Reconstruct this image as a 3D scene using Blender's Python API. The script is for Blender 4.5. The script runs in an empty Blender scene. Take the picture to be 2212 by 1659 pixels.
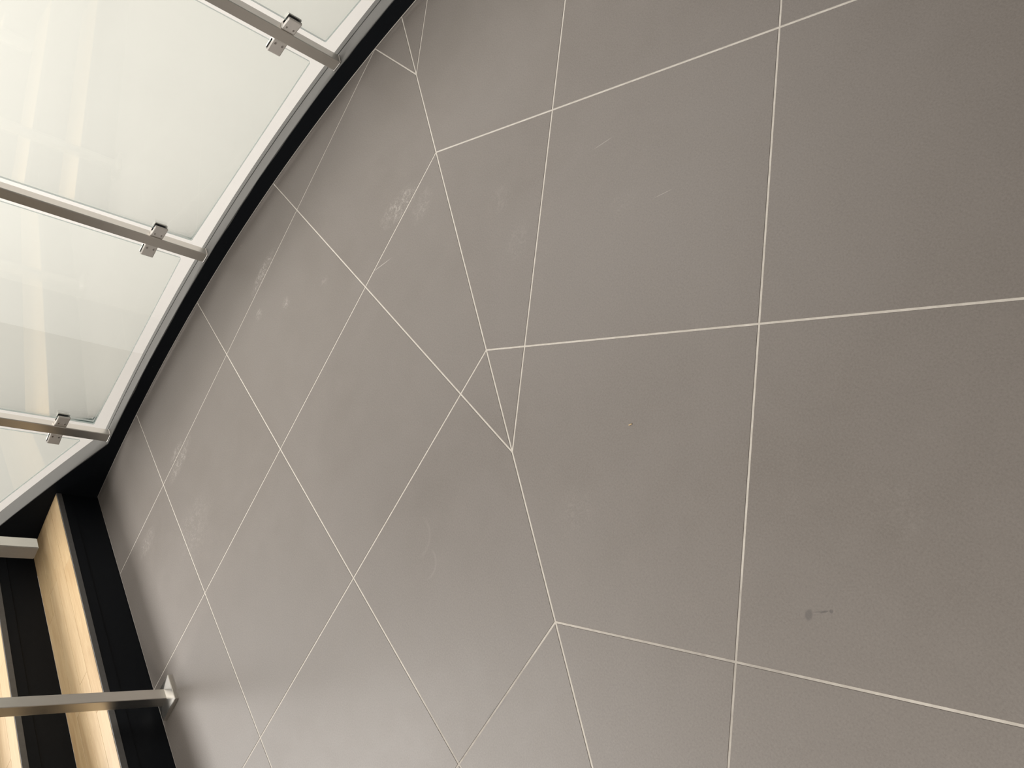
import bpy, bmesh, math, random
from mathutils import Vector, Matrix

random.seed(7)
scene = bpy.context.scene
COL = scene.collection
PI = math.pi

# ------------------------------------------------------------------ camera
W_PX, H_PX, F_PX = 2212.0, 1659.0, 1797.69
CAM = Vector((2.66077, 0.03090, 1.34383))
RIGHT = Vector((0.516039, 0.496424, -0.698045))
DOWN = Vector((0.524630, -0.827370, -0.200555))
FWD = Vector((-0.677102, -0.262721, -0.687394))
cd = bpy.data.cameras.new('camera')
cd.sensor_fit = 'HORIZONTAL'
cd.sensor_width = 36.0
cd.lens = F_PX / W_PX * 36.0
cd.clip_start = 0.02
cam = bpy.data.objects.new('camera', cd)
COL.objects.link(cam)
rot = Matrix((RIGHT, -DOWN, -FWD)).transposed()
cam.matrix_world = Matrix.Translation(CAM) @ rot.to_4x4()
scene.camera = cam

# ------------------------------------------------------------------ light and exposure
scene.view_settings.view_transform = 'Standard'
scene.view_settings.look = 'None'
scene.view_settings.gamma = 1.0
scene.view_settings.use_curve_mapping = False
scene.view_settings.exposure = 0.0

world = bpy.data.worlds.new('soft_daylight')
scene.world = world
world.use_nodes = True
bg = world.node_tree.nodes['Background']
bg.inputs['Color'].default_value = (1.0, 0.975, 0.94, 1)
bg.inputs['Strength'].default_value = 0.20


def area(name, loc, target, sx, sy, watts, color):
    ld = bpy.data.lights.new(name, 'AREA')
    ld.shape = 'RECTANGLE'
    ld.size, ld.size_y = sx, sy
    ld.energy = watts
    ld.color = color
    o = bpy.data.objects.new(name, ld)
    COL.objects.link(o)
    o.location = loc
    o.rotation_euler = (Vector(target) - Vector(loc)).to_track_quat('-Z', 'Y').to_euler()
    return o


# tall window over the stairs, then two added fills
area('stairwell_window', (-0.9, -6.6, 5.0), (0.5, -1.2, 0.0), 4.4, 2.8, 700, (1.0, 0.965, 0.92))
area('void_side_fill', (-1.35, -0.5, 4.8), (-1.35, -0.5, 0.0), 1.1, 3.4, 205, (1.0, 0.965, 0.92))  # added fill that brightens the wall and the floor by the kerb
area('near_floor_fill', (3.4, -1.4, 2.8), (3.4, -1.4, 0.0), 0.6, 0.6, 62, (1.0, 0.93, 0.84))  # added fill to lift the floor close to the camera


# ------------------------------------------------------------------ helpers
def tag(o, label=None, cat=None, group=None, kind=None):
    if label: o['label'] = label
    if cat: o['category'] = cat
    if group: o['group'] = group
    if kind: o['kind'] = kind
    return o


def link(name, me, mat, parent=None):
    o = bpy.data.objects.new(name, me)
    COL.objects.link(o)
    if mat is not None and len(me.materials) == 0:
        for m in (mat if isinstance(mat, (list, tuple)) else [mat]):
            me.materials.append(m)
    if parent is not None:
        o.parent = parent
    return o


def pydata(name, verts, faces, mat, parent=None):
    me = bpy.data.meshes.new(name)
    me.from_pydata([tuple(v) for v in verts], [], faces)
    bm = bmesh.new()
    bm.from_mesh(me)
    bmesh.ops.recalc_face_normals(bm, faces=bm.faces)
    bm.to_mesh(me)
    bm.free()
    return link(name, me, mat, parent)


def empty(name, loc=(0, 0, 0)):
    o = bpy.data.objects.new(name, None)
    o.empty_display_size = 0.1
    COL.objects.link(o)
    o.location = loc
    return o


def bm_box(bm, mtx, sx, sy, sz, bev=0.0, seg=2):
    t = bmesh.new()
    bmesh.ops.create_cube(t, size=1.0)
    for v in t.verts:
        v.co = Vector((v.co.x * sx, v.co.y * sy, v.co.z * sz))
    if bev > 0:
        bmesh.ops.bevel(t, geom=list(t.edges), offset=bev, segments=seg, profile=0.5, affect='EDGES')
    bmesh.ops.transform(t, matrix=mtx, verts=t.verts)
    me = bpy.data.meshes.new('tmp')
    t.to_mesh(me)
    t.free()
    bm.from_mesh(me)
    bpy.data.meshes.remove(me)


def bm_obj(name, bm, mat, parent=None):
    me = bpy.data.meshes.new(name)
    bm.to_mesh(me)
    bm.free()
    return link(name, me, mat, parent)


def frame(loc, th):
    """local x = tangential (towards growing angle), local y = radial outwards, local z = up"""
    r = Vector((math.cos(th), math.sin(th), 0))
    t = Vector((-math.sin(th), math.cos(th), 0))
    m = Matrix(((t.x, r.x, 0, loc[0]), (t.y, r.y, 0, loc[1]), (0, 0, 1, loc[2]), (0, 0, 0, 1)))
    return m


# ------------------------------------------------------------------ materials
def newmat(name):
    m = bpy.data.materials.new(name)
    m.use_nodes = True
    nt = m.node_tree
    b = nt.nodes['Principled BSDF']
    return m, nt, b


def N(nt, kind, **kw):
    n = nt.nodes.new(kind)
    for k, v in kw.items():
        setattr(n, k, v)
    return n


def math_n(nt, op, a, b=None, clamp=False):
    n = N(nt, 'ShaderNodeMath', operation=op, use_clamp=clamp)
    for i, v in enumerate((a, b)):
        if v is None: continue
        if isinstance(v, (int, float)):
            n.inputs[i].default_value = v
        else:
            nt.links.new(v, n.inputs[i])
    return n.outputs[0]


def mix_col(nt, fac, a, b):
    n = N(nt, 'ShaderNodeMix', data_type='RGBA')
    for i, v in ((0, fac), (6, a), (7, b)):
        if isinstance(v, (int, float)):
            n.inputs[i].default_value = v
        elif isinstance(v, tuple):
            n.inputs[i].default_value = (*v, 1) if len(v) == 3 else v
        else:
            nt.links.new(v, n.inputs[i])
    return n.outputs[2]


def noise(nt, vec, scale, detail=3.0, rough=0.55, dist=0.0):
    n = N(nt, 'ShaderNodeTexNoise')
    n.inputs['Scale'].default_value = scale
    n.inputs['Detail'].default_value = detail
    n.inputs['Roughness'].default_value = rough
    n.inputs['Distortion'].default_value = dist
    if vec is not None:
        nt.links.new(vec, n.inputs['Vector'])
    return n.outputs['Fac']


def ramp(nt, v, lo, hi, a=0.0, b=1.0):
    n = N(nt, 'ShaderNodeMapRange')
    n.interpolation_type = 'SMOOTHSTEP'
    for i, x in enumerate((lo, hi, a, b)):
        n.inputs[i + 1].default_value = x
    nt.links.new(v, n.inputs[0])
    return n.outputs[0]


def scaled(nt, vec, s, rotz=0.0, loc=(0, 0, 0)):
    n = N(nt, 'ShaderNodeMapping')
    n.vector_type = 'TEXTURE'
    n.inputs['Location'].default_value = loc
    n.inputs['Rotation'].default_value = (0, 0, rotz)
    n.inputs['Scale'].default_value = s
    nt.links.new(vec, n.inputs['Vector'])
    return n.outputs[0]


def spot(nt, pos, c, rx, ry, ang, soft=0.5):
    """soft elliptical mask on the floor around c"""
    v = scaled(nt, pos, (rx, ry, 1), math.radians(ang), (c[0], c[1], 0))
    ln = N(nt, 'ShaderNodeVectorMath', operation='LENGTH')
    nt.links.new(v, ln.inputs[0])
    return ramp(nt, ln.outputs['Value'], 1.0 - soft, 1.0, 1.0, 0.0)


def bump(nt, b, h, strength, dist):
    n = N(nt, 'ShaderNodeBump')
    n.inputs['Strength'].default_value = strength
    n.inputs['Distance'].default_value = dist
    nt.links.new(h, n.inputs['Height'])
    nt.links.new(n.outputs[0], b.inputs['Normal'])


# ---- porcelain tile
def mat_tile():
    m, nt, b = newmat('porcelain_tile')
    pos = N(nt, 'ShaderNodeNewGeometry').outputs['Position']
    big = noise(nt, pos, 2.3, 4, 0.6, 0.6)
    mid = noise(nt, pos, 11, 5, 0.65, 0.3)
    grain = noise(nt, pos, 260, 3, 0.7)
    info = N(nt, 'ShaderNodeObjectInfo').outputs['Random']
    base = mix_col(nt, ramp(nt, big, 0.3, 0.7), (0.146, 0.130, 0.116), (0.158, 0.142, 0.129))
    base = mix_col(nt, ramp(nt, mid, 0.35, 0.75, 0.0, 0.35), base, (0.171, 0.153, 0.138))
    base = mix_col(nt, math_n(nt, 'MULTIPLY', ramp(nt, grain, 0.45, 0.7), 0.22), base, (0.24, 0.22, 0.20))
    base = mix_col(nt, math_n(nt, 'MULTIPLY', ramp(nt, grain, 0.48, 0.3), 0.25), base, (0.085, 0.076, 0.068))
    base = mix_col(nt, math_n(nt, 'MULTIPLY', info, 0.10), base, (0.215, 0.198, 0.18))
    # pale scuffs and shoe marks
    smear = noise(nt, scaled(nt, pos, (1, 1, 1), 0.5), 55, 5, 0.75, 1.2)
    fine = noise(nt, pos, 210, 4, 0.8)
    tex = math_n(nt, 'ADD', math_n(nt, 'MULTIPLY', ramp(nt, smear, 0.46, 0.66), 0.75), math_n(nt, 'MULTIPLY', ramp(nt, fine, 0.5, 0.66), 0.4))
    scuffs = [((0.561, -0.345), 0.055, 0.11, -22, 0.40), ((0.66, -0.30), 0.05, 0.08, 10, 0.14), ((-0.024, -0.865), 0.036, 0.12, 2, 0.58),
              ((0.09, -0.979), 0.03, 0.03, 0, 0.40), ((0.036, -1.655), 0.045, 0.13, 6, 0.40), ((-0.02, -1.66), 0.03, 0.07, 0, 0.30),
              ((0.088, -2.012), 0.05, 0.09, 0, 0.28), ((0.672, -0.310), 0.03, 0.03, 0, 0.22), ((1.69, -0.577), 0.07, 0.07, 0, 0.08),
              ((0.22, -0.86), 0.03, 0.03, 0, 0.35), ((0.96, -0.152), 0.06, 0.06, 0, 0.08), ((1.10, -0.21), 0.05, 0.07, 20, 0.08),
              ((0.35, -1.72), 0.14, 0.16, 0, 0.14), ((0.38, -0.697), 0.03, 0.03, 0, 0.12), ((2.198, -0.172), 0.07, 0.05, 0, 0.05),
              ((1.34, 0.0), 0.06, 0.04, 30, 0.05)]
    acc = None
    for c, rx, ry, a, k in scuffs:
        s = math_n(nt, 'MULTIPLY', spot(nt, pos, c, rx, ry, a, 0.75), k)
        acc = s if acc is None else math_n(nt, 'MAXIMUM', acc, s)
    base = mix_col(nt, math_n(nt, 'MULTIPLY', acc, tex, True), base, (0.56, 0.53, 0.49))
    # faint rubbed arcs left by a heel
    for c, r, k in (((1.400, -0.975), 0.040, 0.06), ((1.325, -0.955), 0.055, 0.04)):
        v = scaled(nt, pos, (r, r, 1), 0.0, (c[0], c[1], 0))
        ln = N(nt, 'ShaderNodeVectorMath', operation='LENGTH')
        nt.links.new(v, ln.inputs[0])
        ring = math_n(nt, 'MULTIPLY', ramp(nt, ln.outputs['Value'], 0.82, 0.97), ramp(nt, ln.outputs['Value'], 0.99, 1.06, 1, 0))
        half = spot(nt, pos, (c[0] + r * 0.7, c[1] + r * 0.5), r * 1.3, r * 1.3, 0, 0.6)
        base = mix_col(nt, math_n(nt, 'MULTIPLY', math_n(nt, 'MULTIPLY', ring, half), k), base, (0.56, 0.53, 0.49))
    # scratches
    for c, rx, ry, a, k in (((0.625, -0.512), 0.0014, 0.055, -35, 0.45), ((1.19, 0.09), 0.0012, 0.035, -38, 0.25),
                            ((1.43, 0.06), 0.0012, 0.03, -42, 0.2)):
        base = mix_col(nt, math_n(nt, 'MULTIPLY', spot(nt, pos, c, rx, ry, a, 0.6), k), base, (0.6, 0.57, 0.52))
    # dark drip marks
    for c, rx, ry, a, k in (((2.190, -0.396), 0.008, 0.011, 25, 0.42), ((2.214, -0.366), 0.004, 0.004, 0, 0.45),
                            ((2.202, -0.378), 0.016, 0.0018, 48, 0.28), ((2.206, -0.375), 0.002, 0.009, -35, 0.4),
                            ((1.800, -1.032), 0.007, 0.05, -6, 0.22)):
        edge = spot(nt, pos, c, rx, ry, a, 0.45)
        base = mix_col(nt, math_n(nt, 'MULTIPLY', edge, k), base, (0.045, 0.042, 0.045))
    # scattered plaster specks
    vor = N(nt, 'ShaderNodeTexVoronoi', feature='F1')
    vor.inputs['Scale'].default_value = 7.5
    nt.links.new(pos, vor.inputs['Vector'])
    sel = N(nt, 'ShaderNodeSeparateColor')
    nt.links.new(vor.outputs['Color'], sel.inputs[0])
    dots = math_n(nt, 'MULTIPLY', ramp(nt, vor.outputs['Distance'], 0.008, 0.013, 1, 0), ramp(nt, sel.outputs[0], 0.55, 0.56))
    base = mix_col(nt, math_n(nt, 'MULTIPLY', dots, 0.8), base, (0.75, 0.72, 0.66))
    nt.links.new(base, b.inputs['Base Color'])
    rg = ramp(nt, mid, 0.3, 0.7, 0.46, 0.49)
    nt.links.new(rg, b.inputs['Roughness'])
    b.inputs['Specular IOR Level'].default_value = 0.42
    h = math_n(nt, 'ADD', grain, math_n(nt, 'MULTIPLY', mid, 1.2))
    bump(nt, b, h, 0.10, 0.0012)
    return m


def mat_grout():
    m, nt, b = newmat('pale_grout')
    pos = N(nt, 'ShaderNodeNewGeometry').outputs['Position']
    n1 = noise(nt, pos, 40, 4, 0.7)
    base = mix_col(nt, ramp(nt, n1, 0.3, 0.7), (0.41, 0.38, 0.338), (0.49, 0.46, 0.415))
    dirt = math_n(nt, 'MAXIMUM', spot(nt, pos, (1.75, -1.09), 0.20, 0.30, -10, 0.5), spot(nt, pos, (2.15, -0.62), 0.42, 0.16, 28, 0.5))
    dirt = math_n(nt, 'MAXIMUM', dirt, spot(nt, pos, (2.05, -0.48), 0.10, 0.06, 20, 0.6))
    n2 = noise(nt, pos, 26, 3, 0.6)
    dirt = math_n(nt, 'MULTIPLY', dirt, ramp(nt, n2, 0.2, 0.62, 1.0, 0.45))
    base = mix_col(nt, math_n(nt, 'MULTIPLY', dirt, 0.8), base, (0.23, 0.21, 0.19))
    nt.links.new(base, b.inputs['Base Color'])
    b.inputs['Roughness'].default_value = 0.8
    return m


def mat_steel(name, col, rough, streak=(40, 40, 1.5), amount=0.5, metallic=1.0):
    m, nt, b = newmat(name)
    tc = N(nt, 'ShaderNodeTexCoord').outputs['Object']
    v = N(nt, 'ShaderNodeMapping')
    v.inputs['Scale'].default_value = streak
    nt.links.new(tc, v.inputs['Vector'])
    n1 = noise(nt, v.outputs[0], 14, 4, 0.7)
    n2 = noise(nt, tc, 22, 3, 0.6)
    c2 = tuple(min(1, x * 1.06) for x in col)
    c1 = tuple(x * 0.94 for x in col)
    base = mix_col(nt, n1, c1, c2)
    base = mix_col(nt, ramp(nt, n2, 0.55, 0.8, 0, 0.15), base, tuple(x * 0.75 for x in col))
    nt.links.new(base, b.inputs['Base Color'])
    b.inputs['Metallic'].default_value = metallic
    nt.links.new(ramp(nt, n1, 0.2, 0.8, rough * 0.85, rough * 1.2), b.inputs['Roughness'])
    bump(nt, b, n1, 0.06 * amount, 0.0006)
    return m


def mat_plain(name, col, rough, spec=0.5, var=0.15, scale=30.0, bmp=0.0):
    m, nt, b = newmat(name)
    pos = N(nt, 'ShaderNodeNewGeometry').outputs['Position']
    n1 = noise(nt, pos, scale, 4, 0.65)
    base = mix_col(nt, n1, tuple(x * (1 - var) for x in col), tuple(min(1, x * (1 + var)) for x in col))
    nt.links.new(base, b.inputs['Base Color'])
    b.inputs['Roughness'].default_value = rough
    b.inputs['Specular IOR Level'].default_value = spec
    if bmp:
        bump(nt, b, n1, bmp, 0.001)
    return m


def mat_black():
    m, nt, b = newmat('black_brushed_paint')
    pos = N(nt, 'ShaderNodeNewGeometry').outputs['Position']
    n1 = noise(nt, scaled(nt, pos, (1, 1, 0.25)), 60, 4, 0.6)
    base = mix_col(nt, n1, (0.0045, 0.0055, 0.007), (0.0075, 0.009, 0.0115))
    n2 = noise(nt, pos, 330, 2, 0.5)
    base = mix_col(nt, ramp(nt, n2, 0.74, 0.8, 0, 0.4), base, (0.2, 0.2, 0.2))
    nt.links.new(base, b.inputs['Base Color'])
    b.inputs['Roughness'].default_value = 0.5
    b.inputs['Specular IOR Level'].default_value = 0.09
    bump(nt, b, n1, 0.15, 0.001)
    return m


def mat_wood():
    m, nt, b = newmat('pale_hardwood')
    tc = N(nt, 'ShaderNodeNewGeometry').outputs['Position']
    info = N(nt, 'ShaderNodeObjectInfo').outputs['Random']
    off = N(nt, 'ShaderNodeCombineXYZ')
    nt.links.new(math_n(nt, 'MULTIPLY', info, 37.0), off.inputs[0])
    nt.links.new(math_n(nt, 'MULTIPLY', info, 91.0), off.inputs[1])
    add = N(nt, 'ShaderNodeVectorMath', operation='ADD')
    nt.links.new(tc, add.inputs[0])
    nt.links.new(off.outputs[0], add.inputs[1])
    v = scaled(nt, add.outputs[0], (1.0, 0.09, 0.2))
    g1 = noise(nt, v, 5.5, 4, 0.6, 0.8)
    g2 = noise(nt, v, 30, 3, 0.7, 0.3)
    base = mix_col(nt, ramp(nt, g1, 0.3, 0.7), (0.405, 0.268, 0.134), (0.505, 0.37, 0.203))
    base = mix_col(nt, ramp(nt, g2, 0.45, 0.75, 0, 0.45), base, (0.37, 0.243, 0.124))
    base = mix_col(nt, math_n(nt, 'MULTIPLY', info, 0.55), base, (0.55, 0.42, 0.255))
    nt.links.new(base, b.inputs['Base Color'])
    b.inputs['Roughness'].default_value = 0.42
    bump(nt, b, g2, 0.05, 0.0006)
    return m


def mat_glass():
    m = bpy.data.materials.new('clear_float_glass')
    m.use_nodes = True
    nt = m.node_tree
    nt.nodes.clear()
    out = N(nt, 'ShaderNodeOutputMaterial')
    tr = N(nt, 'ShaderNodeBsdfTransparent')
    tr.inputs[0].default_value = (0.972, 0.990, 0.976, 1)
    gl = N(nt, 'ShaderNodeBsdfGlossy')
    gl.inputs['Roughness'].default_value = 0.015
    gl.inputs[0].default_value = (1, 1, 1, 1)
    fr = N(nt, 'ShaderNodeFresnel')
    fr.inputs[0].default_value = 1.5
    mx = N(nt, 'ShaderNodeMixShader')
    nt.links.new(fr.outputs[0], mx.inputs[0])
    nt.links.new(tr.outputs[0], mx.inputs[1])
    nt.links.new(gl.outputs[0], mx.inputs[2])
    # dried plaster drips on the panes
    pos = N(nt, 'ShaderNodeNewGeometry').outputs['Position']
    df = N(nt, 'ShaderNodeBsdfDiffuse')
    df.inputs[0].default_value = (0.85, 0.85, 0.82, 1)
    acc = None
    for c, r in GLASS_MARKS:
        v = scaled(nt, pos, (r, r, r * 2.0), 0.0, c)
        ln = N(nt, 'ShaderNodeVectorMath', operation='LENGTH')
        nt.links.new(v, ln.inputs[0])
        s = ramp(nt, ln.outputs['Value'], 0.2, 1.0, 0.55, 0.0)
        acc = s if acc is None else math_n(nt, 'MAXIMUM', acc, s)
    n1 = noise(nt, pos, 160, 3, 0.7)
    acc = math_n(nt, 'MULTIPLY', acc, ramp(nt, n1, 0.35, 0.6))
    mx2 = N(nt, 'ShaderNodeMixShader')
    nt.links.new(acc, mx2.inputs[0])
    nt.links.new(mx.outputs[0], mx2.inputs[1])
    nt.links.new(df.outputs[0], mx2.inputs[2])
    nt.links.new(mx2.outputs[0], out.inputs[0])
    return m


def mat_glass_edge():
    m, nt, b = newmat('glass_cut_edge')
    b.inputs['Base Color'].default_value = (0.42, 0.58, 0.58, 1)
    b.inputs['Roughness'].default_value = 0.25
    b.inputs['Alpha'].default_value = 0.6
    return m


# ------------------------------------------------------------------ shared geometry constants
CX, CY, R0 = 4.096, -2.086, 4.601          # the arc of the stringer and kerb (inner face)
S = 0.6                                    # tile module
Q0, MS = -0.16219667, 0.52570601           # mitre line of the two tile fields
KERB_Z = 0.055
R_OUT = 4.688
R_POST = 4.632
TH_BEND = math.radians(178.59)             # where the kerb turns into the raking stringer
SLOPE = 0.585
RISE = 0.168


def on_arc(R, th):
    return (CX + R * math.cos(th), CY + R * math.sin(th))


def z_top(th):
    if th <= TH_BEND:
        return KERB_Z
    return KERB_Z + SLOPE * R0 * (th - TH_BEND)


def arc_x(y, R=R0):
    return CX - math.sqrt(max(0.0, R * R - (y - CY) ** 2))


GLASS_MARKS = []
for px, py, rr in ((243, 340, 0.012), (180, 568, 0.012), (245, 352, 0.006), (155, 300, 0.006), (349, 8, 0.006)):
    d = FWD + RIGHT * ((px - 1106) / F_PX) + DOWN * ((py - 829.5) / F_PX)
    o = CAM.xy - Vector((CX, CY))
    a = d.xy.dot(d.xy); bq = o.dot(d.xy); cq = o.dot(o) - R_POST ** 2
    s = (-bq + math.sqrt(bq * bq - a * cq)) / a
    GLASS_MARKS.append((tuple(CAM + d * s), rr))

M_TILE = mat_tile()
M_GROUT = mat_grout()
M_STEEL = mat_steel('brushed_stainless', (0.71, 0.685, 0.64), 0.33)
M_CLAMP = mat_steel('satin_stainless', (0.82, 0.79, 0.75), 0.55, (20, 20, 20), 0.3)
M_SCREW = mat_steel('screw_steel', (0.42, 0.40, 0.38), 0.3, (10, 10, 10), 0.3)
M_RAW = mat_plain('primer_grey_steel', (0.108, 0.107, 0.101), 0.55, 0.35, 0.10, 24, 0.08)
M_LIP = mat_plain('raw_dark_steel_lip', (0.085, 0.082, 0.078), 0.5, 0.5, 0.25, 60)
M_BLACK = mat_black()
M_WOOD = mat_wood()
M_RUBBER_SHADE = mat_plain('black_rubber_and_groove_shade', (0.012, 0.012, 0.013), 0.6)
M_GLASS = mat_glass()
M_EDGE = mat_glass_edge()
M_WALL = mat_plain('white_painted_plaster', (0.87, 0.845, 0.81), 0.75, 0.3, 0.012, 7)
M_SLAB = mat_plain('grey_screed', (0.42, 0.41, 0.39), 0.8, 0.3, 0.1, 12)

# ------------------------------------------------------------------ floor
X_MAX, Y_MAX, Y_RISER = 4.2, 2.05, -2.249


def clip(poly, nx, ny, c):
    """keep the side nx*x + ny*y <= c"""
    out = []
    for i in range(len(poly)):
        p, q = poly[i], poly[(i + 1) % len(poly)]
        dp, dq = nx * p[0] + ny * p[1] - c, nx * q[0] + ny * q[1] - c
        if dp <= 0:
            out.append(p)
        if (dp < 0 < dq) or (dq < 0 < dp):
            t = dp / (dp - dq)
            out.append((p[0] + t * (q[0] - p[0]), p[1] + t * (q[1] - p[1])))
    return out


def clean(poly, eps=1e-4):
    out = []
    for p in poly:
        if not out or math.hypot(p[0] - out[-1][0], p[1] - out[-1][1]) > eps:
            out.append(p)
    while len(out) > 2 and math.hypot(out[0][0] - out[-1][0], out[0][1] - out[-1][1]) < eps:
        out.pop()
    return out


def poly_area(p):
    return 0.5 * sum(p[i][0] * p[(i + 1) % len(p)][1] - p[(i + 1) % len(p)][0] * p[i][1] for i in range(len(p)))


def inset(poly, d):
    poly = clean(poly)
    if len(poly) < 3: return []
    if poly_area(poly) < 0: poly = poly[::-1]
    res = poly
    for i in range(len(poly)):
        p, q = poly[i], poly[(i + 1) % len(poly)]
        ex, ey = q[0] - p[0], q[1] - p[1]
        l = math.hypot(ex, ey)
        nx, ny = ey / l, -ex / l
        res = clip(res, nx, ny, nx * p[0] + ny * p[1] - d)
        if len(res) < 3: return []
    return clean(res)


def clip_bounds(poly, gap=0.003):
    th = math.radians(108)
    while th < math.radians(186):
        nx, ny = math.cos(th), math.sin(th)
        poly = clip(poly, nx, ny, nx * CX + ny * CY + R0 - 0.0003 - gap)
        if len(poly) < 3: return []
        th += math.radians(0.75)
    poly = clip(poly, 0, -1, -Y_RISER)
    poly = clip(poly, 1, 0, X_MAX)
    poly = clip(poly, 0, 1, Y_MAX)
    return poly


SEAM_A, SEAM_B = -Q0, -MS                  # seam: y = SEAM_A + SEAM_B * x
sl = math.hypot(1, SEAM_B)
snx, sny = -SEAM_B / sl, 1 / sl            # normal towards the right-hand field
sc = sny * SEAM_A


def mirror(p):
    d = snx * p[0] + sny * p[1] - sc
    return (p[0] - 2 * d * snx, p[1] - 2 * d * sny)


bed = clip_bounds([(-1.4, -3), (5, -3), (5, 3), (-1.4, 3)], 0.0)
nb = len(bed)
vs = [(x, y, -0.0008) for x, y in bed] + [(x, y, -0.14) for x, y in bed]
fs = [list(range(nb)), list(range(2 * nb - 1, nb - 1, -1))] + [[i, (i + 1) % nb, nb + (i + 1) % nb, nb + i] for i in range(nb)]
floor = pydata('floor', vs, fs, M_GROUT)
tag(floor, 'dark grey tiled landing floor with pale grout joints', 'floor', kind='structure')


def make_tile(poly):
    p0 = inset(poly, 0.0021)
    if len(p0) < 3 or abs(poly_area(p0)) < 6e-5: return
    p1 = inset(p0, 0.0007)
    # keep the same vertex count for both rings: shrink towards each vertex bisector
    n = len(p0)
    ring = []
    for i in range(n):
        a, v, c = Vector(p0[i - 1]), Vector(p0[i]), Vector(p0[(i + 1) % n])
        d1, d2 = (a - v).normalized(), (c - v).normalized()
        bis = d1 + d2
        if bis.length < 1e-3:
            bis = Vector((-(c - a).y, (c - a).x)).normalized()
            k = 0.0007
        else:
            bis.normalize()
            sn = abs(d2.x * bis.y - d2.y * bis.x)
            k = min(0.003, 0.0007 / max(sn, 0.15))
        ring.append(v + bis * k)
    vs = [(p.x, p.y, 0.0) for p in ring] + [(x, y, -0.0007) for x, y in p0] + [(x, y, -0.009) for x, y in p0]
    fs = [list(range(n))]
    for r in (0, n):
        fs += [[r + i, r + n + i, r + n + (i + 1) % n, r + (i + 1) % n] for i in range(n)]
    o = pydata('tile', vs, fs, M_TILE, floor)
    return o


for i in range(-8, 10):
    for j in range(-7, 9):
        cell = [(i * S, -j * S), ((i + 1) * S, -j * S), ((i + 1) * S, -(j + 1) * S), (i * S, -(j + 1) * S)]
        left = clip(cell, snx, sny, sc)
        if len(left) < 3: continue
        for poly in (left, [mirror(p) for p in left]):
            q = clip_bounds(poly)
            if len(q) >= 3:
                make_tile(q)

# a straw-coloured crumb on the tiles
bm = bmesh.new()
bm_box(bm, Matrix.Translation((1.686, -0.361, 0.0012)) @ Matrix.Rotation(1.0, 4, 'Z') @ Matrix.Rotation(0.12, 4, 'Y'), 0.008, 0.0026, 0.0022, 0.0008)
crumb = bm_obj('wood_splinter', bm, M_WOOD)
tag(crumb, 'tiny straw-coloured wood splinter lying in the middle of a grey tile', 'splinter')

# ------------------------------------------------------------------ the white wall across the stairwell
E1 = (CAM.x - 0.917 * 8.0, CAM.y - 0.399 * 8.0)
E2 = (CAM.x - 0.898 * 8.42, CAM.y - 0.440 * 8.42)
ZB, ZT = -3.2, 3.0


def wall(name, a, b, thick=0.2):
    ax, ay = a; bx, by = b
    l = math.hypot(bx - ax, by - ay)
    nx, ny = (by - ay) / l, -(bx - ax) / l
    if nx * (CAM.x - ax) + ny * (CAM.y - ay) > 0: nx, ny = -nx, -ny
    p = [(ax, ay), (bx, by), (bx + nx * thick, by + ny * thick), (ax + nx * thick, ay + ny * thick)]
    vs = [(x, y, z) for z in (ZB, ZT) for x, y in p]
    fs = [[0, 1, 2, 3], [4, 5, 6, 7], [0, 1, 5, 4], [1, 2, 6, 5], [2, 3, 7, 6], [3, 0, 4, 7]]
    o = pydata(name, vs, fs, M_WALL)
    tag(o, kind='structure')
    return o


tag(wall('wall_north', (E1[0] + 4.0, E1[1] + 4.0), E1), 'bright white plaster wall seen behind the topmost glass panes', 'wall')
tag(wall('wall_corner', E1, E2), 'narrow white plaster wall facet between two vertical edges', 'wall')
tag(wall('wall_south', E2, (E2[0] + 1.55, E2[1] - 4.74)), 'shaded white plaster wall facet beside the raking stringer', 'wall')
ce = pydata('ceiling', [(x, y, z) for z in (2.85, 3.15) for x, y in ((-0.45, Y_RISER), (4.6, Y_RISER), (4.6, 3.4), (1.3, 3.4), (0.0, 0.5))],
            [[0, 1, 2, 3, 4], [5, 6, 7, 8, 9], [0, 1, 6, 5], [1, 2, 7, 6], [2, 3, 8, 7], [3, 4, 9, 8], [4, 0, 5, 9]], M_WALL)  # unseen ceiling, added with its edge set to hold light off the floor
tag(ce, 'unseen white ceiling added over the tiled landing to shade the floor', 'ceiling', kind='structure')
low = pydata('floor_lower', [(x, y, z) for z in (ZB - 0.15, ZB) for x, y in ((-6, -8), (4.5, -8), (4.5, 4), (-6, 4))],
             [[0, 1, 2, 3], [4, 5, 6, 7], [0, 1, 5, 4], [1, 2, 6, 5], [2, 3, 7, 6], [3, 0, 4, 7]], M_SLAB)
tag(low, 'grey screed floor of the storey below the stairwell', 'floor', kind='structure')

# ------------------------------------------------------------------ staircase
stairs = empty('staircase', (*on_arc(R0, math.radians(182)), 0))
tag(stairs, 'curved black steel staircase with pale wooden treads and a low kerb along the floor', 'staircase')
INV = stairs.matrix_world.inverted()
stairs_loc = Vector(stairs.location)


def put(o, root_loc):
    """mesh was built in world coordinates; move it under its root"""
    o.data.transform(Matrix.Translation(-root_loc))
    return o


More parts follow.
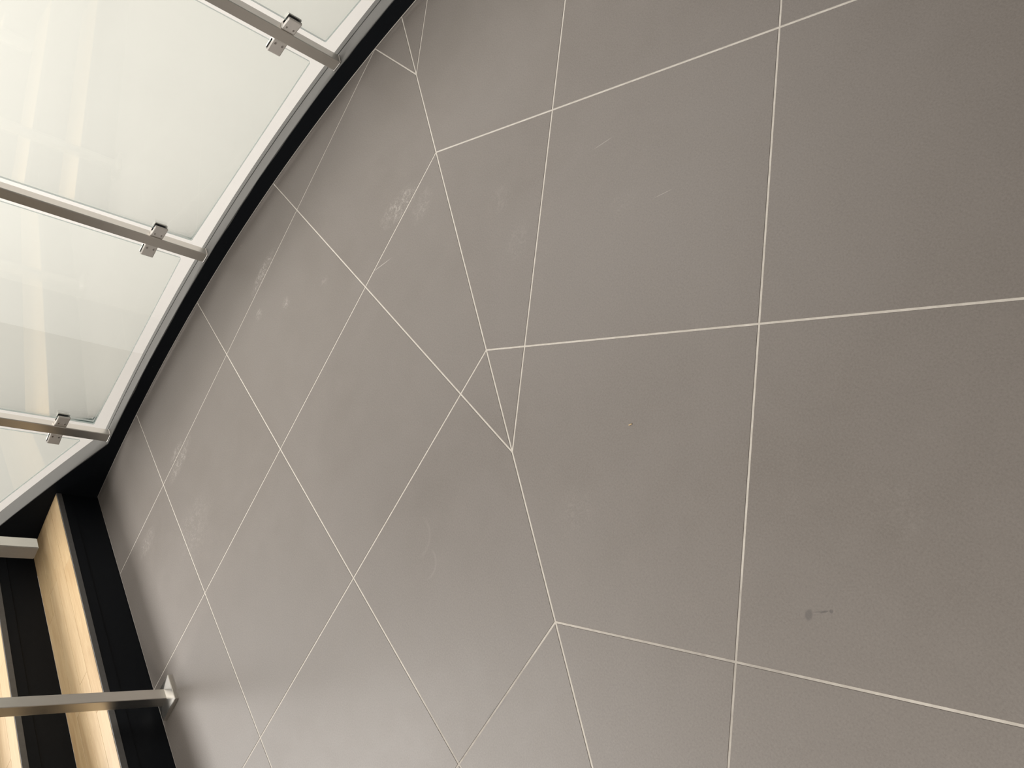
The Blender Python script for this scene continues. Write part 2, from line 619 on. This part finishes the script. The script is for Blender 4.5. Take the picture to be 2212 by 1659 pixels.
def sweep(name, sect, th0, th1, step, mat, parent, root, zfun=None):
    """sect(th) -> list of (R, z); swept along the arc"""
    n = max(2, int(round((th1 - th0) / step)) + 1)
    ths = [th0 + (th1 - th0) * i / (n - 1) for i in range(n)]
    # insert bend
    if th0 < TH_BEND < th1:
        ths = sorted(set(ths + [TH_BEND]))
        n = len(ths)
    vs, fs = [], []
    k = None
    for th in ths:
        pts = sect(th)
        k = len(pts)
        for R, z in pts:
            x, y = on_arc(R, th)
            vs.append((x, y, z))
    for i in range(n - 1):
        for a in range(k):
            b2 = (a + 1) % k
            fs.append([i * k + a, (i + 1) * k + a, (i + 1) * k + b2, i * k + b2])
    fs.append(list(range(k)))
    fs.append([(n - 1) * k + a for a in range(k)][::-1])
    o = pydata(name, vs, fs, mat, parent)
    put(o, root)
    return o


D = math.radians
TH_A, TH_Z = D(112), D(209)
TH_MIT = D(178.15)
kerb = sweep('kerb', lambda th: [(R0 + 0.0016, -0.10), (R0 + 0.0016, KERB_Z - 0.001), (R0 + 0.0030, KERB_Z), (4.6575, KERB_Z), (4.6585, KERB_Z - 0.001), (4.6585, -0.10)],
             TH_A, TH_MIT, D(0.6), M_RAW, stairs, stairs_loc)
tag(kerb, 'grey topped low kerb bar')
strip = sweep('back_strip', lambda th: [(4.6636, -0.30), (4.6636, KERB_Z - 0.0012), (4.6645, KERB_Z), (R_OUT - 0.001, KERB_Z), (R_OUT, KERB_Z - 0.001), (R_OUT, -0.30)],
              TH_A, TH_MIT, D(0.6), M_RAW, stairs, stairs_loc)

groove_strip = sweep('groove_shade', lambda th: [(4.6584, -0.02), (4.6584, KERB_Z - 0.0025), (4.6636, KERB_Z - 0.0025), (4.6636, -0.02)],
                TH_A, TH_MIT, D(0.6), M_RUBBER_SHADE, stairs, stairs_loc)  # black strip stands in for the shade inside the open groove


def sect_string(th):
    zt = z_top(th)
    zb = max(-0.30, zt - 0.36) if th > TH_BEND + D(2) else -0.30
    return [(R0 + 0.0016, zb), (R0 + 0.0016, zt - 0.001), (R0 + 0.003, zt), (R_OUT - 0.001, zt), (R_OUT, zt - 0.001), (R_OUT, zb)]


sweep('stringer', sect_string, TH_MIT, TH_Z, D(0.5), M_RAW, stairs, stairs_loc)

_wr = random.Random(3)
_w = [_wr.uniform(-1, 1) for _ in range(400)]


def wob(th):
    u = th * 38.0
    i = int(u); f = u - i
    f = f * f * (3 - 2 * f)
    a = _w[i % 400] * (1 - f) + _w[(i + 1) % 400] * f
    u2 = th * 150.0
    i2 = int(u2); f2 = u2 - i2
    return a * 0.0022 + (_w[(i2 * 7) % 400] * (1 - f2) + _w[((i2 + 1) * 7) % 400] * f2) * 0.0012


def sect_paint(th):
    zt = z_top(th) - 0.0035 + wob(th)
    zb = max(-0.10, zt - 0.345) if th > TH_BEND + D(2) else -0.10
    return [(R0, zb), (R0, zt), (R0 + 0.0014, zt), (R0 + 0.0014, zb)]


o = sweep('painted_face', sect_paint, TH_A, TH_Z, D(0.25), M_BLACK, stairs, stairs_loc)
tag(o, 'brush-painted black inner face')

# inner stringer, on the narrow side of the flight
R_IN = 2.15


def sect_inner(th):
    zt = 0.10 + 0.56 * 4.0 * max(0, (th - D(184.4)))
    return [(R_IN - 0.08, max(-0.10, zt - 0.36)), (R_IN - 0.08, zt), (R_IN, zt), (R_IN, max(-0.10, zt - 0.36))]


# steps
N_STEP = 8
GOING = 0.300


def riser_line(k):
    y0 = -2.250 - GOING * k
    sl_ = 0.020 * k
    return lambda x: y0 + sl_ * (x + 0.5)


X_IN = 1.93


def xl(k, off=0.0):
    y = -2.250 - GOING * k - off
    return arc_x(y) + 0.0016


def slab(name, pts, z0, z1, mat, parent, root, bev=0.0):
    n = len(pts)
    vs = [(x, y, z0) for x, y in pts] + [(x, y, z1) for x, y in pts]
    fs = [list(range(n)), list(range(n, 2 * n))] + [[i, (i + 1) % n, n + (i + 1) % n, n + i] for i in range(n)]
    o = pydata(name, vs, fs, mat, parent)
    if bev:
        bm = bmesh.new(); bm.from_mesh(o.data)
        bmesh.ops.bevel(bm, geom=[e for e in bm.edges if e.verts[0].co.z > z1 - 1e-6 and e.verts[1].co.z > z1 - 1e-6], offset=bev, segments=1, affect='EDGES')
        bm.to_mesh(o.data); bm.free()
    put(o, root)
    return o


rs = random.Random(11)
for k in range(N_STEP):
    f0, f1 = riser_line(k), riser_line(k + 1)
    zb, zt = RISE * k, RISE * (k + 1)
    XI = X_IN - 0.02 * k * k * 0.35
    a0, a1 = xl(k), xl(k + 1)
    # riser: lower plate and a slightly proud upper flange, a hairline joint between them
    slab('riser', [(a0, f0(a0) - 0.0045), (XI, f0(XI) - 0.0045), (XI, f0(XI) - 0.010), (a0, f0(a0) - 0.010)], zb if k else -0.004, zb + 0.1085, M_BLACK, stairs, stairs_loc)
    slab('riser_flange', [(a0, f0(a0) - 0.0015), (XI, f0(XI) - 0.0015), (XI, f0(XI) - 0.009), (a0, f0(a0) - 0.009)], zb + 0.1100, zt - 0.0215, M_BLACK, stairs, stairs_loc)
    # tread tray with its front lip
    tray = slab('tread', [(a0, f0(a0) - 0.0055), (XI, f0(XI) - 0.0055), (XI, f1(XI) - 0.004), (a1, f1(a1) - 0.004)], zt - 0.040, zt - 0.0205, M_BLACK, stairs, stairs_loc)
    lip = slab('nosing', [(a0, f0(a0)), (XI, f0(XI)), (XI, f0(XI) - 0.005), (a0, f0(a0) - 0.005)], zt - 0.021, zt - 0.0008, M_LIP, tray, stairs_loc, 0.0008)
    # wooden staves, four rows, staggered butt joints
    rows = 4
    for r in range(rows):
        u0, u1 = r / rows, (r + 1) / rows
        g = 0.00045

        def yy(x, u):
            A, B = f0(x) - 0.0054, f1(x) - 0.0045
            return A + (B - A) * u
        x = max(arc_x(yy(-0.5, u0)), arc_x(yy(-0.5, u1))) + 0.002
        end = XI
        first = True
        while x < end - 0.02:
            ln = rs.uniform(0.38, 0.75)
            if first: ln *= rs.uniform(0.35, 1.0)
            x2 = min(end, x + ln)
            if end - x2 < 0.15: x2 = end
            xs0 = x + (0 if first else g)
            xa = arc_x(yy(-0.5, u0)) + 0.002 if first else xs0
            xb = arc_x(yy(-0.5, u1)) + 0.002 if first else xs0
            pts = [(xa, yy(xa, u0) - g), (x2 - g, yy(x2, u0) - g), (x2 - g, yy(x2, u1) + g), (xb, yy(xb, u1) + g)]
            slab('stave', pts, zt - 0.020, zt, M_WOOD, tray, stairs_loc, 0.0005)
            x = x2
            first = False

n_in = 24
vs, fs = [], []
ins = []
for i in range(n_in + 1):
    y = -2.25 - 2.4 * i / n_in
    k = (-2.25 - y) / GOING
    ins.append((X_IN - 0.02 * k * k * 0.35, y + 0.02 * k * 2.4, RISE * (k + 1) + 0.07))
for x, y, z in ins:
    for dx, zz in ((0.002, max(-0.10, z - 0.42)), (0.002, z), (0.082, z), (0.082, max(-0.10, z - 0.42))):
        vs.append((x + dx, y, zz))
for i in range(n_in):
    for a in range(4):
        b2 = (a + 1) % 4
        fs.append([i * 4 + a, i * 4 + 4 + a, i * 4 + 4 + b2, i * 4 + b2])
fs += [[0, 1, 2, 3], [n_in * 4 + a for a in (3, 2, 1, 0)]]
put(pydata('inner_stringer', vs, fs, M_BLACK, stairs), stairs_loc)

# ------------------------------------------------------------------ glass balustrade
POST_TH = [D(142.85), D(154.66), D(166.42), D(178.32), D(190.1)]
bal_loc = Vector((*on_arc(R_POST, POST_TH[2]), KERB_Z))
bal = empty('glass_balustrade', bal_loc)
tag(bal, 'clear glass balustrade with square steel posts standing on the curved kerb', 'balustrade')
PW = 0.039
RAIL_H = 1.02


def local(o):
    return put(o, bal_loc)


def post_base(th):
    return z_top(th)


def post_mesh(th):
    zb = post_base(th)
    bm = bmesh.new()
    x, y = on_arc(R_POST, th)
    drop = 0.03 if th > TH_BEND else 0.0
    h = RAIL_H + drop
    bm_box(bm, frame((x, y, zb - drop + h / 2), th), PW, PW, h, 0.0025, 2)
    return bm


def strip_box(mtx, bm, sx, sy, sz, bev):
    bm_box(bm, mtx, sx, sy, sz, bev)


for i, th in enumerate(POST_TH):
    p = local(bm_obj('post', post_mesh(th), M_STEEL, bal))
    zb = post_base(th)
    x, y = on_arc(R_POST, th)
    if th < TH_BEND:
        # weld bead round the foot
        bm = bmesh.new()
        for sx_, sy_, w_, d_ in ((0, -1, PW, 0.004), (0, 1, PW, 0.004), (-1, 0, 0.004, PW), (1, 0, 0.004, PW)):
            m = frame((x, y, zb + 0.0012), th) @ Matrix.Translation((sx_ * (PW / 2 + 0.0005), sy_ * (PW / 2 + 0.0005), 0))
            bm_box(bm, m, w_, d_, 0.0036, 0.0012, 1)
        local(bm_obj('weld_bead', bm, M_SCREW, p))

# panes: flat sheets hung between neighbouring posts
GT = 0.009
pane_frames = []
for i in range(len(POST_TH) - 1):
    a, b2 = POST_TH[i], POST_TH[i + 1]
    A, B = Vector(on_arc(R_POST, a)), Vector(on_arc(R_POST, b2))
    u = (B - A).normalized()
    L = (B - A).length
    nrm = Vector((u.y, -u.x))
    if nrm.dot(Vector((CX, CY)) - A) > 0: nrm = -nrm          # outwards
    s0, s1 = 0.040, L - 0.051
    rake = b2 > TH_BEND + D(3)

    def base(s):
        if not rake:
            return KERB_Z + 0.077
        thx = a + (b2 - a) * s / L
        return KERB_Z + 0.088 + SLOPE * 1.02 * max(0.0, R_POST * (thx - TH_BEND))
    zt0, zt1 = base(s0) + 0.84, base(s1) + 0.84
    corners = [(s0, base(s0)), (s1, base(s1)), (s1, zt1), (s0, zt0)]
    # rounded corners
    out = []
    rr = 0.006
    for c in range(4):
        p, v, q = Vector(corners[c - 1]), Vector(corners[c]), Vector(corners[(c + 1) % 4])
        d1, d2 = (p - v).normalized(), (q - v).normalized()
        for t in (0.0, 0.33, 0.67, 1.0):
            e = (v + d1 * rr) * (1 - t) ** 2 + v * 2 * t * (1 - t) + (v + d2 * rr) * t * t
            out.append(e)
    n = len(out)
    vs = []
    for off in (-GT / 2, GT / 2):
        for e in out:
            xy = A + u * e.x + nrm * off
            vs.append((xy.x, xy.y, e.y))
    fs = [list(range(n)), list(range(n, 2 * n))] + [[j, (j + 1) % n, n + (j + 1) % n, n + j] for j in range(n)]
    o = pydata('glass_pane', vs, fs, [M_GLASS, M_EDGE], bal)
    for f in o.data.polygons:
        f.material_index = 0 if len(f.vertices) > 4 else 1
    local(o)
    pane_frames.append((A, u, nrm, L, rake, base))

# clamps: build one, copy it to both sides of each post, low and high
def clamp_mesh():
    bm = bmesh.new()
    ln, ht = 0.050, 0.048
    for sy_ in (-1, 1):
        bm_box(bm, Matrix.Translation((ln / 2 + 0.001, sy_ * 0.0096, 0)), ln, 0.0085, ht, 0.0035, 2)
    bm_box(bm, Matrix.Translation((0.007, 0, 0)), 0.013, 0.022, ht - 0.004, 0.001, 1)
    return bm


def gasket_mesh():
    bm = bmesh.new()
    for sy_ in (-1, 1):
        bm_box(bm, Matrix.Translation((0.0325, sy_ * 0.0050, 0)), 0.0362, 0.0007, 0.0455)
    return bm


def screw_mesh():
    bm = bmesh.new()
    bmesh.ops.create_cone(bm, segments=16, radius1=0.0036, radius2=0.0030, depth=0.0016, cap_ends=True)
    bmesh.ops.create_cone(bm, segments=6, radius1=0.0016, radius2=0.0016, depth=0.0018, cap_ends=True)
    bmesh.ops.rotate(bm, cent=(0, 0, 0), matrix=Matrix.Rotation(PI / 2, 3, 'X'), verts=bm.verts)
    return bm


def to_mesh(name, bm, mat):
    me = bpy.data.meshes.new(name)
    bm.to_mesh(me); bm.free()
    me.materials.append(mat)
    return me


ME_CLAMP, ME_GASK, ME_SCREW = to_mesh('clamp', clamp_mesh(), M_CLAMP), to_mesh('gasket', gasket_mesh(), M_RUBBER_SHADE), to_mesh('screw', screw_mesh(), M_SCREW)
for i, (A, u, nrm, L, rake, base) in enumerate(pane_frames):
    for end in (0, 1):
        sg = 1 if end == 0 else -1
        pos = A + u * (0.0195 if end == 0 else L - 0.0195)
        dx = u * sg
        for hz in (0.123, 0.72):
            zc = base(0.05 if end == 0 else L - 0.05) + hz
            if rake and end == 0:
                zc = KERB_Z + 0.077 + hz
            # local x away from the post, y outwards (keep right-handed by mirroring in y when needed)
            yv = nrm if sg * (u.x * nrm.y - u.y * nrm.x) > 0 else -nrm
            m = Matrix(((dx.x, yv.x, 0, pos.x - bal_loc.x), (dx.y, yv.y, 0, pos.y - bal_loc.y), (0, 0, 1, zc - bal_loc.z), (0, 0, 0, 1)))
            c = bpy.data.objects.new('clamp', ME_CLAMP)
            COL.objects.link(c); c.parent = bal; c.matrix_local = m
            g = bpy.data.objects.new('gasket', ME_GASK)
            COL.objects.link(g); g.parent = c
            inner = -1 if yv.dot(nrm) > 0 else 1
            for dz in (-0.012, 0.012):
                s_ = bpy.data.objects.new('screw', ME_SCREW)
                COL.objects.link(s_); s_.parent = c
                s_.location = (0.016, inner * 0.0143, dz)

# handrail tube on top of the posts
path = []
th = POST_TH[0]
while th <= POST_TH[-1] + 1e-6:
    path.append(th); th += D(0.98)
vs, fs = [], []
for th in path:
    z = z_top(th) + RAIL_H if th > TH_BEND else KERB_Z + RAIL_H
    for dr, dz in ((-0.02, 0), (0.02, 0), (0.02, 0.04), (-0.02, 0.04)):
        x, y = on_arc(R_POST + dr, th)
        vs.append((x, y, z + dz))
for i in range(len(path) - 1):
    for a in range(4):
        b2 = (a + 1) % 4
        fs.append([i * 4 + a, i * 4 + 4 + a, i * 4 + 4 + b2, i * 4 + b2])
fs += [[0, 1, 2, 3], [len(path) * 4 - 4 + a for a in (3, 2, 1, 0)]]
local(pydata('top_rail', vs, fs, M_STEEL, bal))

# ------------------------------------------------------------------ handrail in the middle of the flight
hx, hy = 0.703, -2.172
hr_loc = Vector((hx, hy, 0))
hr = empty('stair_handrail', hr_loc)
tag(hr, 'square brushed steel handrail post on a pyramid base cover before the first step', 'handrail')


def lochr(o):
    return put(o, hr_loc)


bm = bmesh.new()
bm_box(bm, Matrix.Translation((hx, hy, 0.45)), 0.040, 0.040, 0.90, 0.002, 2)
post = lochr(bm_obj('post', bm, M_STEEL, hr))
bm = bmesh.new()
w, wi, h0, h1 = 0.0525, 0.0202, 0.013, 0.021
ring = lambda r, z: [bm.verts.new((hx + sx_ * r, hy + sy_ * r, z)) for sx_, sy_ in ((-1, -1), (1, -1), (1, 1), (-1, 1))]
r0, r1, r2 = ring(w, 0.0), ring(w, h0), ring(wi, h1)
for a, b2 in ((r0, r1), (r1, r2)):
    for i in range(4):
        bm.faces.new((a[i], a[(i + 1) % 4], b2[(i + 1) % 4], b2[i]))
bm.faces.new(r0[::-1]); bm.faces.new(r2)
bmesh.ops.bevel(bm, geom=[e for e in bm.edges if e.verts[0].co.z > 0.005 or e.verts[1].co.z > 0.005], offset=0.0012, segments=2, affect='EDGES')
cov = lochr(bm_obj('base_cover', bm, M_STEEL, hr))
tag(cov, 'low pyramid-shaped steel base cover')

# rail: down-turned end, level run to the post, then up the flight
pts = [(-1.571, 0.606), (-1.571, 0.92), (-2.25, 0.92), (-4.30, 0.92 + 2.05 * RISE / GOING)]
hw = 0.020
L_, R_ = [], []
for i, p in enumerate(pts):
    p = Vector(p)
    dprev = (p - Vector(pts[i - 1])).normalized() if i else (Vector(pts[1]) - p).normalized()
    dnext = (Vector(pts[i + 1]) - p).normalized() if i < len(pts) - 1 else dprev
    n0, n1 = Vector((-dprev.y, dprev.x)), Vector((-dnext.y, dnext.x))
    mvec = (n0 + n1).normalized()
    k = hw / mvec.dot(n0)
    L_.append(p + mvec * k); R_.append(p - mvec * k)
vs, fs = [], []
for l, r in zip(L_, R_):
    for q in (l, r):
        for sx_ in (-hw, hw):
            vs.append((hx + sx_, q.x, q.y))
for i in range(len(pts) - 1):
    a = i * 4; b2 = a + 4
    fs += [[a, a + 1, b2 + 1, b2], [a + 2, a + 3, b2 + 3, b2 + 2], [a, a + 2, b2 + 2, b2], [a + 1, a + 3, b2 + 3, b2 + 1]]
fs += [[0, 1, 3, 2], [len(vs) - 4, len(vs) - 3, len(vs) - 1, len(vs) - 2]]
o = pydata('rail', vs, fs, M_STEEL, hr)
bm = bmesh.new(); bm.from_mesh(o.data)
bmesh.ops.bevel(bm, geom=list(bm.edges), offset=0.002, segments=2, affect='EDGES')
bm.to_mesh(o.data); bm.free()
lochr(o)
tag(o, 'square steel rail with a down-turned end')
# upper support standing on the fifth tread
yk = -2.25 - GOING * 4 - 0.15
zk = RISE * 5
ztop = 0.92 + (-2.25 - yk) * RISE / GOING
bm = bmesh.new()
bm_box(bm, Matrix.Translation((hx, yk, (zk + ztop) / 2)), 0.040, 0.040, ztop - zk, 0.002, 2)
lochr(bm_obj('post', bm, M_STEEL, hr))
